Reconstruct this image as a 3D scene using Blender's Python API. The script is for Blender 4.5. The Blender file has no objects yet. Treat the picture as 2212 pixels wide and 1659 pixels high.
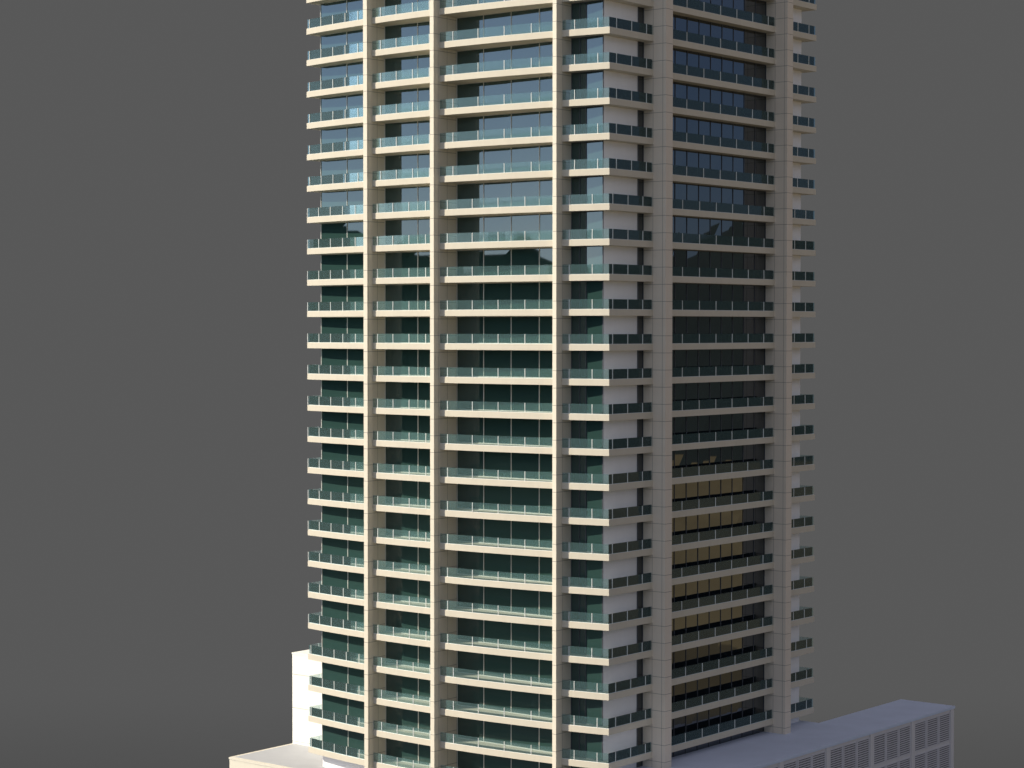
import bpy, math, random
from mathutils import Vector
random.seed(7)
S=bpy.context.scene
COL=S.collection
CAMH=60.0; FH=3.5
# ------------------------------------------------------------------ materials
def new_mat(name):
    m=bpy.data.materials.new(name); m.use_nodes=True
    nt=m.node_tree; nt.nodes.clear()
    out=nt.nodes.new('ShaderNodeOutputMaterial')
    return m,nt,out
def N(nt,t,**kw):
    n=nt.nodes.new(t)
    for k,v in kw.items(): setattr(n,k,v)
    return n
def math_node(nt,op,a,b=None):
    n=N(nt,'ShaderNodeMath',operation=op)
    for i,x in enumerate((a,b)):
        if x is None: continue
        if isinstance(x,(int,float)): n.inputs[i].default_value=x
        else: nt.links.new(x,n.inputs[i])
    return n.outputs[0]
def plaster(name,col,rough=.7,amt=.12,scale=.6,joints=None,bump=0.0,streak=0.0):
    m,nt,out=new_mat(name); L=nt.links
    p=N(nt,'ShaderNodeBsdfPrincipled'); p.inputs['Roughness'].default_value=rough
    p.inputs['Specular IOR Level'].default_value=.25
    geo=N(nt,'ShaderNodeNewGeometry')
    n1=N(nt,'ShaderNodeTexNoise'); n1.inputs['Scale'].default_value=scale; n1.inputs['Detail'].default_value=6
    L.new(geo.outputs['Position'],n1.inputs['Vector'])
    f=math_node(nt,'MULTIPLY_ADD',n1.outputs['Fac'],2*amt); f.node.inputs[2].default_value=1-amt
    if streak>0:
        mp=N(nt,'ShaderNodeMapping'); mp.inputs['Scale'].default_value=(2.2,2.2,.12)
        L.new(geo.outputs['Position'],mp.inputs['Vector'])
        n2=N(nt,'ShaderNodeTexNoise'); n2.inputs['Scale'].default_value=1.0; n2.inputs['Detail'].default_value=4
        L.new(mp.outputs[0],n2.inputs['Vector'])
        g=math_node(nt,'MULTIPLY_ADD',n2.outputs['Fac'],2*streak); g.node.inputs[2].default_value=1-streak
        f=math_node(nt,'MULTIPLY',f,g)
    if joints:
        tc=N(nt,'ShaderNodeTexCoord'); sp=N(nt,'ShaderNodeSeparateXYZ'); L.new(tc.outputs['Object'],sp.inputs[0])
        for ax,per,off,w in joints:
            a=math_node(nt,'ADD',sp.outputs[ax],off+1000*per)
            a=math_node(nt,'DIVIDE',a,per); a=math_node(nt,'FRACT',a)
            a=math_node(nt,'LESS_THAN',a,w/per)
            a=math_node(nt,'MULTIPLY_ADD',a,-.55); a.node.inputs[2].default_value=1
            f=math_node(nt,'MULTIPLY',f,a)
    mx=N(nt,'ShaderNodeVectorMath',operation='SCALE'); mx.inputs[0].default_value=col; L.new(f,mx.inputs['Scale'])
    L.new(mx.outputs[0],p.inputs['Base Color'])
    if bump>0:
        b=N(nt,'ShaderNodeBump'); b.inputs['Strength'].default_value=bump; b.inputs['Distance'].default_value=.05
        n3=N(nt,'ShaderNodeTexNoise'); n3.inputs['Scale'].default_value=9; n3.inputs['Detail'].default_value=5
        L.new(geo.outputs['Position'],n3.inputs['Vector']); L.new(n3.outputs['Fac'],b.inputs['Height']); L.new(b.outputs[0],p.inputs['Normal'])
    L.new(p.outputs[0],out.inputs[0]); return m
def window_glass(name,base,ior,tint):
    m,nt,out=new_mat(name); L=nt.links
    d=N(nt,'ShaderNodeBsdfDiffuse'); d.inputs[0].default_value=(*base,1)
    g=N(nt,'ShaderNodeBsdfGlossy'); g.inputs['Color'].default_value=(*tint,1); g.inputs['Roughness'].default_value=.015
    fr=N(nt,'ShaderNodeFresnel'); fr.inputs[0].default_value=ior
    mx=N(nt,'ShaderNodeMixShader'); L.new(fr.outputs[0],mx.inputs[0]); L.new(d.outputs[0],mx.inputs[1]); L.new(g.outputs[0],mx.inputs[2])
    L.new(mx.outputs[0],out.inputs[0]); return m
def rail_glass(name):
    m,nt,out=new_mat(name); L=nt.links
    t=N(nt,'ShaderNodeBsdfTransparent'); t.inputs[0].default_value=(.84,.90,.90,1)
    d=N(nt,'ShaderNodeBsdfDiffuse'); d.inputs[0].default_value=(.30,.50,.49,1)
    m1=N(nt,'ShaderNodeMixShader'); m1.inputs[0].default_value=.135; L.new(t.outputs[0],m1.inputs[1]); L.new(d.outputs[0],m1.inputs[2])
    g=N(nt,'ShaderNodeBsdfGlossy'); g.inputs['Roughness'].default_value=.03; g.inputs['Color'].default_value=(.9,.96,1,1)
    fr=N(nt,'ShaderNodeFresnel'); fr.inputs[0].default_value=1.3
    m2=N(nt,'ShaderNodeMixShader'); L.new(fr.outputs[0],m2.inputs[0]); L.new(m1.outputs[0],m2.inputs[1]); L.new(g.outputs[0],m2.inputs[2])
    L.new(m2.outputs[0],out.inputs[0]); return m
M={}
M['slab']=plaster('cream_render',(.64,.58,.47),.75,.05,.5,streak=.05)
M['white']=plaster('white_render',(.94,.92,.93),.7,.03,.4,streak=.03)
J=[(2,1.75,.3,.055)]
M['pier']=plaster('stone_tile',(.76,.69,.56),.6,.05,.5,J+[(1,1.45,.75,.05)],streak=.04)
M['column']=plaster('stone_tile_grey',(.74,.65,.54),.6,.05,.5,J+[(0,1.2,.05,.05)],streak=.04)
M['podium']=plaster('podium_render',(.74,.69,.58),.8,.04,.3,[(2,3.0,.6,.05)],streak=.04)
M['block']=plaster('block_render',(.90,.88,.80),.8,.03,.3,[(2,4.0,1.2,.06)],streak=.03)
M['roof']=plaster('roof_membrane',(.47,.475,.49),.85,.10,.5,bump=.4)
M['annexroof']=plaster('annex_roof_membrane',(.64,.70,.84),.85,.10,.35,bump=.4)  # blue skylight of the tower's shadow mixed into the base colour
M['annex']=plaster('annex_wall',(.70,.67,.67),.8,.05,.5,streak=.06)
M['louver']=plaster('louver_metal',(.66,.64,.67),.5,.05,1.5)
M['dark']=plaster('dark_void',(.03,.03,.035),.8,.1,1)
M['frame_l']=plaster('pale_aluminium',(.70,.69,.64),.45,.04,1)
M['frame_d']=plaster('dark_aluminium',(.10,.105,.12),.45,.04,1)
M['post']=plaster('pale_post',(.82,.83,.80),.4,.03,1)
M['glass_l']=window_glass('teal_window_glass',(.027,.060,.053),1.95,(.84,.93,1.0))
M['glass_r']=window_glass('dark_window_glass',(.008,.011,.015),2.2,(.92,.97,1.0))
M['rail']=rail_glass('teal_rail_glass')
# ------------------------------------------------------------------ mesh builder (local xy, z)
class MB:
    def __init__(s): s.v=[]; s.f=[]
    def prism(s,poly,z0,z1):
        a=sum(poly[i][0]*poly[(i+1)%len(poly)][1]-poly[(i+1)%len(poly)][0]*poly[i][1] for i in range(len(poly)))
        if a<0: poly=poly[::-1]
        n=len(poly); b=len(s.v)
        s.v+=[(x,y,z0) for x,y in poly]+[(x,y,z1) for x,y in poly]
        s.f.append(tuple(b+i for i in range(n))[::-1]); s.f.append(tuple(b+n+i for i in range(n)))
        for i in range(n):
            j=(i+1)%n; s.f.append((b+i,b+j,b+n+j,b+n+i))
        return b
    def bar(s,p,q,d0,d1,z0,z1):
        """box along p->q spanning offsets d0..d1 to the right of the direction"""
        dx,dy=q[0]-p[0],q[1]-p[1]; l=math.hypot(dx,dy); nx,ny=dy/l,-dx/l
        return s.prism([(p[0]+nx*d0,p[1]+ny*d0),(q[0]+nx*d0,q[1]+ny*d0),(q[0]+nx*d1,q[1]+ny*d1),(p[0]+nx*d1,p[1]+ny*d1)],z0,z1)
    def data(s,name,mat):
        me=bpy.data.meshes.new(name); me.from_pydata(s.v,[],s.f); me.materials.append(mat); me.update(); return me
def link(name,me,parent=None,loc=(0,0,0)):
    o=bpy.data.objects.new(name,me); COL.objects.link(o); o.location=loc
    if parent: o.parent=parent
    return o
def thing(name,label,cat,loc,rz,group=None):
    o=bpy.data.objects.new(name,None); COL.objects.link(o); o.location=loc; o.rotation_euler=(0,0,rz)
    o['label']=label; o['category']=cat
    if group: o['group']=group
    return o
def offset(path,d):
    """mitred offset to the LEFT of travel by d"""
    out=[]; n=len(path)
    def nrm(i):
        dx,dy=path[i+1][0]-path[i][0],path[i+1][1]-path[i][1]; l=math.hypot(dx,dy); return (-dy/l,dx/l)
    for i in range(n):
        if i==0: a=nrm(0); k=1
        elif i==n-1: a=nrm(n-2); k=1
        else:
            a1,a2=nrm(i-1),nrm(i); a=(a1[0]+a2[0],a1[1]+a2[1]); k=2/(a[0]**2+a[1]**2)
        out.append((path[i][0]+a[0]*d*k,path[i][1]+a[1]*d*k))
    return out
def ribbon(mb,path,d0,d1,z0,z1):
    mb.prism(offset(path,d0)+offset(path,d1)[::-1],z0,z1)
def along(path,s):
    for i in range(len(path)-1):
        l=math.dist(path[i],path[i+1])
        if s<=l or i==len(path)-2:
            dx,dy=(path[i+1][0]-path[i][0])/l,(path[i+1][1]-path[i][1])/l
            return (path[i][0]+dx*s,path[i][1]+dy*s),(dx,dy)
        s-=l
# ------------------------------------------------------------------ site frame
EU=Vector((-.7805,.6252)); EV=Vector((.6252,.7805)); C0=Vector((9.68,208.4))
RZ=math.atan2(-.6252,.7805)
def P(u,v): return (-u,v)
def origin(u,v): 
    w=C0+EU*u+EV*v; return (w.x,w.y,0)
UL=41.8
def bow(u): return 2.0*(1-(2*u/UL-1)**2)
def arc(u0,u1,n=10): return [P(u0+(u1-u0)*i/n,-bow(u0+(u1-u0)*i/n)) for i in range(n+1)]
# ------------------------------------------------------------------ tower
tower=thing('apartment_tower','tall cream apartment tower with stacked balconies, teal glass railings and stone piers','building',origin(0,0),RZ)
KMIN,KMAX=-14,11
def zk(k): return CAMH+(k+.36)*FH
ZTOP=zk(KMAX+1)
mb=MB(); mb.prism([P(*q) for q in [(1.28,.8),(5.5,.8),(5.6,.9),(20.8,.9),(20.9,.7),(30.7,.55),(30.8,.2),(40.9,1.4),(40.9,38.9),(1.28,38.9)]],0,ZTOP)
link('wall',mb.data('wall',M['white']),tower)
for (u0,u1,v0,v1,mt) in [(5.28,5.76,-1.78,1.3,'pier'),(20.56,21.08,-2.9,1.3,'pier'),(30.5,31.05,-2.35,1.3,'pier')]:
    mb=MB(); mb.prism([P(u0,v0),P(u1,v0),P(u1,v1),P(u0,v1)],0,ZTOP+1.2); link('pier',mb.data('pier',M[mt]),tower)
for (v0,v1) in [(7.59,8.84),(31.2,32.4)]:
    mb=MB(); mb.prism([P(-1.55,v0),P(2,v0),P(2,v1),P(-1.55,v1)],0,ZTOP+1.2); link('column',mb.data('column',M['column']),tower)
mb=MB(); mb.prism(arc(UL,0,24)+[P(0,0.001),P(0,40.1),P(UL,40.1)],ZTOP,ZTOP+.66); link('roof',mb.data('roof',M['slab']),tower)
ST=.63
bays=[
 ('short_balcony',[P(41.8,5)]+arc(41.8,31.05),[P(31.05,.6),P(40.6,1.8),P(40.6,5)],2.15,-14),
 ('short_balcony',arc(30.5,21.08),[P(21.08,1.0),P(30.5,.9)],2.4,-14),
 ('long_balcony',arc(20.56,5.76,14),[P(5.76,1.2),P(20.56,1.2)],3.3,-14),
 ('corner_balcony',arc(5.28,0,6)+[P(0,7.59)],[P(1.5,7.59),P(1.5,1.1),P(5.28,1.1)],2.6,-14),
 ('long_balcony',[P(0,8.84),P(0,31.2)],[P(1.5,31.2),P(1.5,8.84)],3.2,-13),
 ('short_balcony',[P(0,32.4),P(0,40.1),P(5,40.1)],[P(5,38.6),P(1.5,38.6),P(1.5,32.4)],2.4,-13)]
for name,path,back,sp,kmin in bays:
    mb=MB(); mb.prism(path+back,0,ST); slab=mb.data(name,M['slab'])
    mb=MB(); ribbon(mb,path,.10,.125,ST+.03,ST+1.02); gl=mb.data('glass_railing',M['rail'])
    total=sum(math.dist(path[i],path[i+1]) for i in range(len(path)-1))
    frames=[]
    for ph in (.32,.55):
        mb=MB(); ribbon(mb,path,.07,.16,ST-.02,ST+.035)
        s=sp*ph
        while s<total-.2:
            (x,y),(dx,dy)=along(path,s)
            nx,ny=-dy,dx
            a=(x+nx*.045-dx*.03,y+ny*.045-dy*.03); b=(x+nx*.045+dx*.03,y+ny*.045+dy*.03)
            mb.prism([a,b,(b[0]+nx*.05,b[1]+ny*.05),(a[0]+nx*.05,a[1]+ny*.05)],ST,ST+1.0)
            s+=sp
        frames.append(mb.data('railing_frame',M['post']))
    for k in range(kmin,KMAX+1):
        o=link(name,slab,tower,(0,0,zk(k)))
        link('glass_railing',gl,o); link('railing_frame',frames[1 if k>=4 or k<=-11 else 0],o)
wins=[
 ('window',P(40.9,1.4),P(31.05,.235),[0,.46,1],'glass_l','frame_l',-14,.06),
 ('window',P(30.5,.553),P(21.08,.697),[0,.5,1],'glass_l','frame_l',-14,.06),
 ('wide_window',P(20.56,.9),P(5.76,.9),[0,.25,.5,.75,1],'glass_l','frame_l',-14,.06),
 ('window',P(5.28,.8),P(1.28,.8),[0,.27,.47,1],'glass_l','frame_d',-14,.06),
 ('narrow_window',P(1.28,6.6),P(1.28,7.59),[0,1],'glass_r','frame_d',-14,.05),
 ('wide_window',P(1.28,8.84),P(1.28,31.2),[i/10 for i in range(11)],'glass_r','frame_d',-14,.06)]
Z0,Z1=ST+.005,FH-.005
for name,p,q,fr,gm,fm,kmin,mw in wins:
    L=math.dist(p,q); dx,dy=(q[0]-p[0])/L,(q[1]-p[1])/L; nx,ny=dy,-dx
    at=lambda t:(p[0]+(q[0]-p[0])*t,p[1]+(q[1]-p[1])*t)
    panes=[]
    for var in range(5):
        mb=MB()
        for i in range(len(fr)-1):
            a,b=at(fr[i]+.02/L),at(fr[i+1]-.02/L)
            b0=mb.bar(a,b,-.05,.06,Z0,Z1)
            for j in range(8):
                x,y,z=mb.v[b0+j]
                off=(x-a[0])*nx+(y-a[1])*ny
                if off>.03:
                    e=random.uniform(-.008,.008); mb.v[b0+j]=(x+nx*e,y+ny*e,z)
        panes.append(mb.data(name,M[gm]))
    mb=MB()
    for i,t in enumerate(fr):
        tt=min(max(t,(mw/2+.01)/L),1-(mw/2+.01)/L); c=at(tt)
        mb.bar((c[0]-dx*mw/2,c[1]-dy*mw/2),(c[0]+dx*mw/2,c[1]+dy*mw/2),.04,.12,Z0+.07,Z1-.07)
    mb.bar(at(.001),at(.999),.04,.11,Z0,Z0+.07); mb.bar(at(.001),at(.999),.04,.11,Z1-.07,Z1)
    fme=mb.data('window_frame',M[fm])
    for k in range(kmin,KMAX+1):
        o=link(name,panes[random.randrange(5)],tower,(0,0,zk(k))); link('window_frame',fme,o)
# ------------------------------------------------------------------ left podium and block
ZP=CAMH-49.5
pod=thing('podium_building','low cream podium with pale grey flat roof at the foot of the tower','building',origin(0,0),RZ)
mb=MB(); mb.prism([P(1.3,-1.5),P(53,-1.5),P(53,34),P(1.3,34)],0,ZP-.25); link('wall',mb.data('wall',M['podium']),pod)
mb=MB(); mb.prism([P(1.25,-1.55),P(53.05,-1.55),P(53.05,34.05),P(1.25,34.05)],ZP-.25,ZP); link('parapet',mb.data('parapet',M['podium']),pod)
mb=MB(); mb.prism([P(1.7,-1.1),P(52.6,-1.1),P(52.6,33.6),P(1.7,33.6)],ZP-.02,ZP+.012); link('roof',mb.data('roof',M['roof']),pod)
blk=thing('service_block','plain white block standing on the low podium roof behind the tower','building',origin(0,0),RZ)
ZB=CAMH-38.6
mb=MB(); mb.prism([P(41.1,8.7),P(52.9,8.7),P(52.9,17),P(41.1,17)],ZP+.015,ZB-.2); link('wall',mb.data('wall',M['block']),blk)
mb=MB(); mb.prism([P(41.05,8.66),P(52.94,8.66),P(52.94,17.04),P(41.05,17.04)],ZB-.2,ZB); link('roof',mb.data('roof',M['block']),blk)
# ------------------------------------------------------------------ right annex
ZA=CAMH-45.2
ann=thing('louvered_annex','long low annex with flat roof and grey louvre panels along its front','building',origin(0,0),RZ)
poly=[(-8,1),(-8,59),(-1.1,59),(-1.1,39.4),(4,39.4),(4,1)]
mb=MB(); mb.prism([P(*q) for q in poly],0,ZA-.3); link('wall',mb.data('wall',M['annex']),ann)
poly2=[(-8.22,1),(-8.22,59.1),(-1.0,59.1),(-1.0,39.5),(4,39.5),(4,1)]
mb=MB(); mb.prism([P(*q) for q in poly2],ZA-.3,ZA); link('roof',mb.data('roof',M['annexroof']),ann)
pil=[58.55,48.7,39.0,29.3,19.6,9.9]
for v in pil:
    mb=MB(); mb.prism([P(-8.18,v-.36),P(-7.9,v-.36),P(-7.9,v+.36),P(-8.18,v+.36)],0,ZA-.302); link('pilaster',mb.data('pilaster',M['annex']),ann)
for b in range(5):
    a0,a1=pil[b+1]+.36,pil[b]-.36; w=(a1-a0)/3
    for j in range(3):
        for (z0,z1) in ((ZA-4.0,ZA-.65),(ZA-7.75,ZA-4.4)):
            va,vb=a0+j*w+.08,a0+(j+1)*w-.08
            mb=MB()
            mb.bar(P(-8,va),P(-8,va+.12),-.05,.11,z0,z1); mb.bar(P(-8,vb-.12),P(-8,vb),-.05,.11,z0,z1)
            mb.bar(P(-8,va+.12),P(-8,vb-.12),-.05,.11,z0,z0+.12); mb.bar(P(-8,va+.12),P(-8,vb-.12),-.05,.11,z1-.12,z1)
            o=link('louver_panel',mb.data('louver_panel',M['louver']),ann)
            mb=MB(); mb.bar(P(-8,va+.1),P(-8,vb-.1),-.03,.02,z0+.1,z1-.1); link('backing',mb.data('backing',M['dark']),o)
            mb=MB(); z=z0+.24
            while z<z1-.2:
                mb.bar(P(-8,va+.12),P(-8,vb-.12),.03,.06,z,z+.11); z+=.25
            nb=10
            for q in range(1,nb):
                vv=va+(vb-va)*q/nb; mb.bar(P(-8,vv-.02),P(-8,vv+.02),.032,.055,z0+.12,z1-.12)
            link('slats',mb.data('slats',M['louver']),o)
# ------------------------------------------------------------------ setting
def struct(name,verts,faces,mat):
    me=bpy.data.meshes.new(name); me.from_pydata(verts,[],faces); me.materials.append(mat); me.update()
    o=link(name,me); o['kind']='structure'; return o
GREY=.0985
m,nt,out=new_mat('grey_backdrop'); e=N(nt,'ShaderNodeEmission'); e.inputs[0].default_value=(1,1,1,1); e.inputs[1].default_value=GREY
nt.links.new(e.outputs[0],out.inputs[0]); M['sky']=m
m,nt,out=new_mat('self_lit_ground'); Lk=nt.links
geo=N(nt,'ShaderNodeNewGeometry'); sp=N(nt,'ShaderNodeSeparateXYZ'); Lk.new(geo.outputs['Position'],sp.inputs[0])
mr=N(nt,'ShaderNodeMapRange'); mr.interpolation_type='SMOOTHSTEP'; Lk.new(sp.outputs[1],mr.inputs[0])
mr.inputs[1].default_value=260; mr.inputs[2].default_value=350; mr.inputs[3].default_value=.081; mr.inputs[4].default_value=GREY
em=N(nt,'ShaderNodeEmission'); em.inputs[0].default_value=(1,1,1,1); Lk.new(mr.outputs[0],em.inputs[1])  # grey ground glows instead of taking light, dimmer toward the tower
nz=N(nt,'ShaderNodeTexNoise'); nz.inputs['Scale'].default_value=.02; nz.inputs['Detail'].default_value=8; Lk.new(geo.outputs['Position'],nz.inputs['Vector'])
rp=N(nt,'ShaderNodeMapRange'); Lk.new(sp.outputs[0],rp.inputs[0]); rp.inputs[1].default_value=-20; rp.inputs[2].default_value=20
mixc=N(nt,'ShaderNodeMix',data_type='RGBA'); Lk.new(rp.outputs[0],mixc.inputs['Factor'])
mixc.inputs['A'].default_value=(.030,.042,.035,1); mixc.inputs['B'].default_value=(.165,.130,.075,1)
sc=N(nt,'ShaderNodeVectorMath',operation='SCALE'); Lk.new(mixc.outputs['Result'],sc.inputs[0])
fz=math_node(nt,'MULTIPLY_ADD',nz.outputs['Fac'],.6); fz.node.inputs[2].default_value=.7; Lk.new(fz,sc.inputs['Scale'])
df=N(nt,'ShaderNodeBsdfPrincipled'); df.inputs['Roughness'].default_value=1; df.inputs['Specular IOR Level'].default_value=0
Lk.new(sc.outputs[0],df.inputs['Base Color']); Lk.new(sc.outputs[0],df.inputs['Emission Color']); df.inputs['Emission Strength'].default_value=.8  # glow added to the soil so the tower's shadow stays faint in window reflections
ab=math_node(nt,'ABSOLUTE',sp.outputs[0])
yy=math_node(nt,'MAXIMUM',math_node(nt,'SUBTRACT',sp.outputs[1],250),0)
ab=math_node(nt,'SUBTRACT',ab,math_node(nt,'MULTIPLY',yy,.35))
wob=math_node(nt,'MULTIPLY_ADD',nz.outputs['Fac'],20.0); Lk.new(ab,wob.node.inputs[2])
mk=N(nt,'ShaderNodeMapRange'); mk.interpolation_type='SMOOTHSTEP'; Lk.new(wob,mk.inputs[0]); mk.inputs[1].default_value=112; mk.inputs[2].default_value=140
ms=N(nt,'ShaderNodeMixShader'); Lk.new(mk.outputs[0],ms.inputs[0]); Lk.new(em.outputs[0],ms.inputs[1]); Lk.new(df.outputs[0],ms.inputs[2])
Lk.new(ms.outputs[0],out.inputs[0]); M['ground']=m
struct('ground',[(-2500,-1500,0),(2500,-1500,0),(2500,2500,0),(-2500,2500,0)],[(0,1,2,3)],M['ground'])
vs=[];fs=[]; n=48
for i in range(n+1):
    a=math.radians(-58+116*i/n); x,y=235*math.sin(a),208+235*math.cos(a)
    vs+=[(x,y,-.5),(x,y,215)]
for i in range(n): fs.append((2*i,2*i+1,2*i+3,2*i+2))
o=struct('sky',vs,fs,M['sky'])
for pl in o.data.polygons: pl.use_smooth=True
M['hill']=plaster('hill_scrub',(.022,.030,.030),.9,.4,.03)
for sx in (-1,1):
    vs=[];fs=[];n=60
    for i in range(n+1):
        y=-900+2000*i/n; h=102+10*math.sin(i*.9+sx)+7*math.sin(i*2.3)+random.uniform(-4,4)
        vs+=[(sx*700,y,-1),(sx*(780+10*math.sin(i)),y,h),(sx*1000,y,-1)]
    for i in range(n):
        for j in range(2):
            q=(3*i+j,3*i+3+j,3*i+4+j,3*i+1+j); fs.append(q if sx<0 else q[::-1])
    struct('hills',vs,fs,M['hill'])
# ------------------------------------------------------------------ light
EL=math.radians(33); hx,hy=-.976,-.213
ts=Vector((hx*math.cos(EL),hy*math.cos(EL),math.sin(EL))).normalized()
ld=bpy.data.lights.new('sun','SUN'); ld.energy=5.0; ld.angle=math.radians(.5); ld.color=(1,.93,.79)
lo=bpy.data.objects.new('sun',ld); COL.objects.link(lo); lo.rotation_euler=ts.to_track_quat('Z','Y').to_euler(); lo.location=(-200,0,200)
w=bpy.data.worlds.new('World'); S.world=w; w.use_nodes=True; nt=w.node_tree; nt.nodes.clear(); WL=nt.links
sk=nt.nodes.new('ShaderNodeTexSky'); sk.sky_type='NISHITA'; sk.sun_disc=False; sk.sun_elevation=EL; sk.sun_rotation=math.atan2(hx,hy)%(2*math.pi)
sk.dust_density=.25; sk.air_density=1.0; sk.ozone_density=1.0
hs=nt.nodes.new('ShaderNodeHueSaturation'); hs.inputs['Saturation'].default_value=.6; WL.new(sk.outputs[0],hs.inputs['Color'])
# deep blue band low in the sky, darker away from the sun
tc=nt.nodes.new('ShaderNodeTexCoord'); sx=nt.nodes.new('ShaderNodeSeparateXYZ'); WL.new(tc.outputs['Generated'],sx.inputs[0])
el=nt.nodes.new('ShaderNodeMapRange'); el.interpolation_type='SMOOTHSTEP'; WL.new(sx.outputs[2],el.inputs[0]); el.inputs[1].default_value=.12; el.inputs[2].default_value=.42
az=nt.nodes.new('ShaderNodeMapRange'); az.interpolation_type='SMOOTHSTEP'; WL.new(sx.outputs[0],az.inputs[0]); az.inputs[1].default_value=-.7; az.inputs[2].default_value=.7
band=nt.nodes.new('ShaderNodeMix'); band.data_type='RGBA'; WL.new(az.outputs[0],band.inputs['Factor'])
band.inputs['A'].default_value=(1.0,1.2,1.52,1); band.inputs['B'].default_value=(.18,.23,.35,1)
full=nt.nodes.new('ShaderNodeMix'); full.data_type='RGBA'; WL.new(el.outputs[0],full.inputs['Factor']); WL.new(band.outputs['Result'],full.inputs['A']); full.inputs['B'].default_value=(1.25,1.02,.90,1)
mul=nt.nodes.new('ShaderNodeMix'); mul.data_type='RGBA'; mul.blend_type='MULTIPLY'; mul.inputs['Factor'].default_value=1
WL.new(hs.outputs[0],mul.inputs['A']); WL.new(full.outputs['Result'],mul.inputs['B'])
bg=nt.nodes.new('ShaderNodeBackground'); bg.inputs[1].default_value=.118; WL.new(mul.outputs['Result'],bg.inputs[0])
wo=nt.nodes.new('ShaderNodeOutputWorld'); WL.new(bg.outputs[0],wo.inputs[0])
# ------------------------------------------------------------------ camera
cd=bpy.data.cameras.new('camera'); cd.sensor_width=36; cd.lens=36*4520/2212; cd.clip_end=6000; cd.clip_start=1
co=bpy.data.objects.new('camera',cd); COL.objects.link(co); co.location=(0,0,CAMH)
co.rotation_euler=(math.radians(90)-math.atan(120.5/4520),0,0); S.camera=co
S.view_settings.view_transform='Standard'; S.view_settings.look='None'; S.view_settings.exposure=0
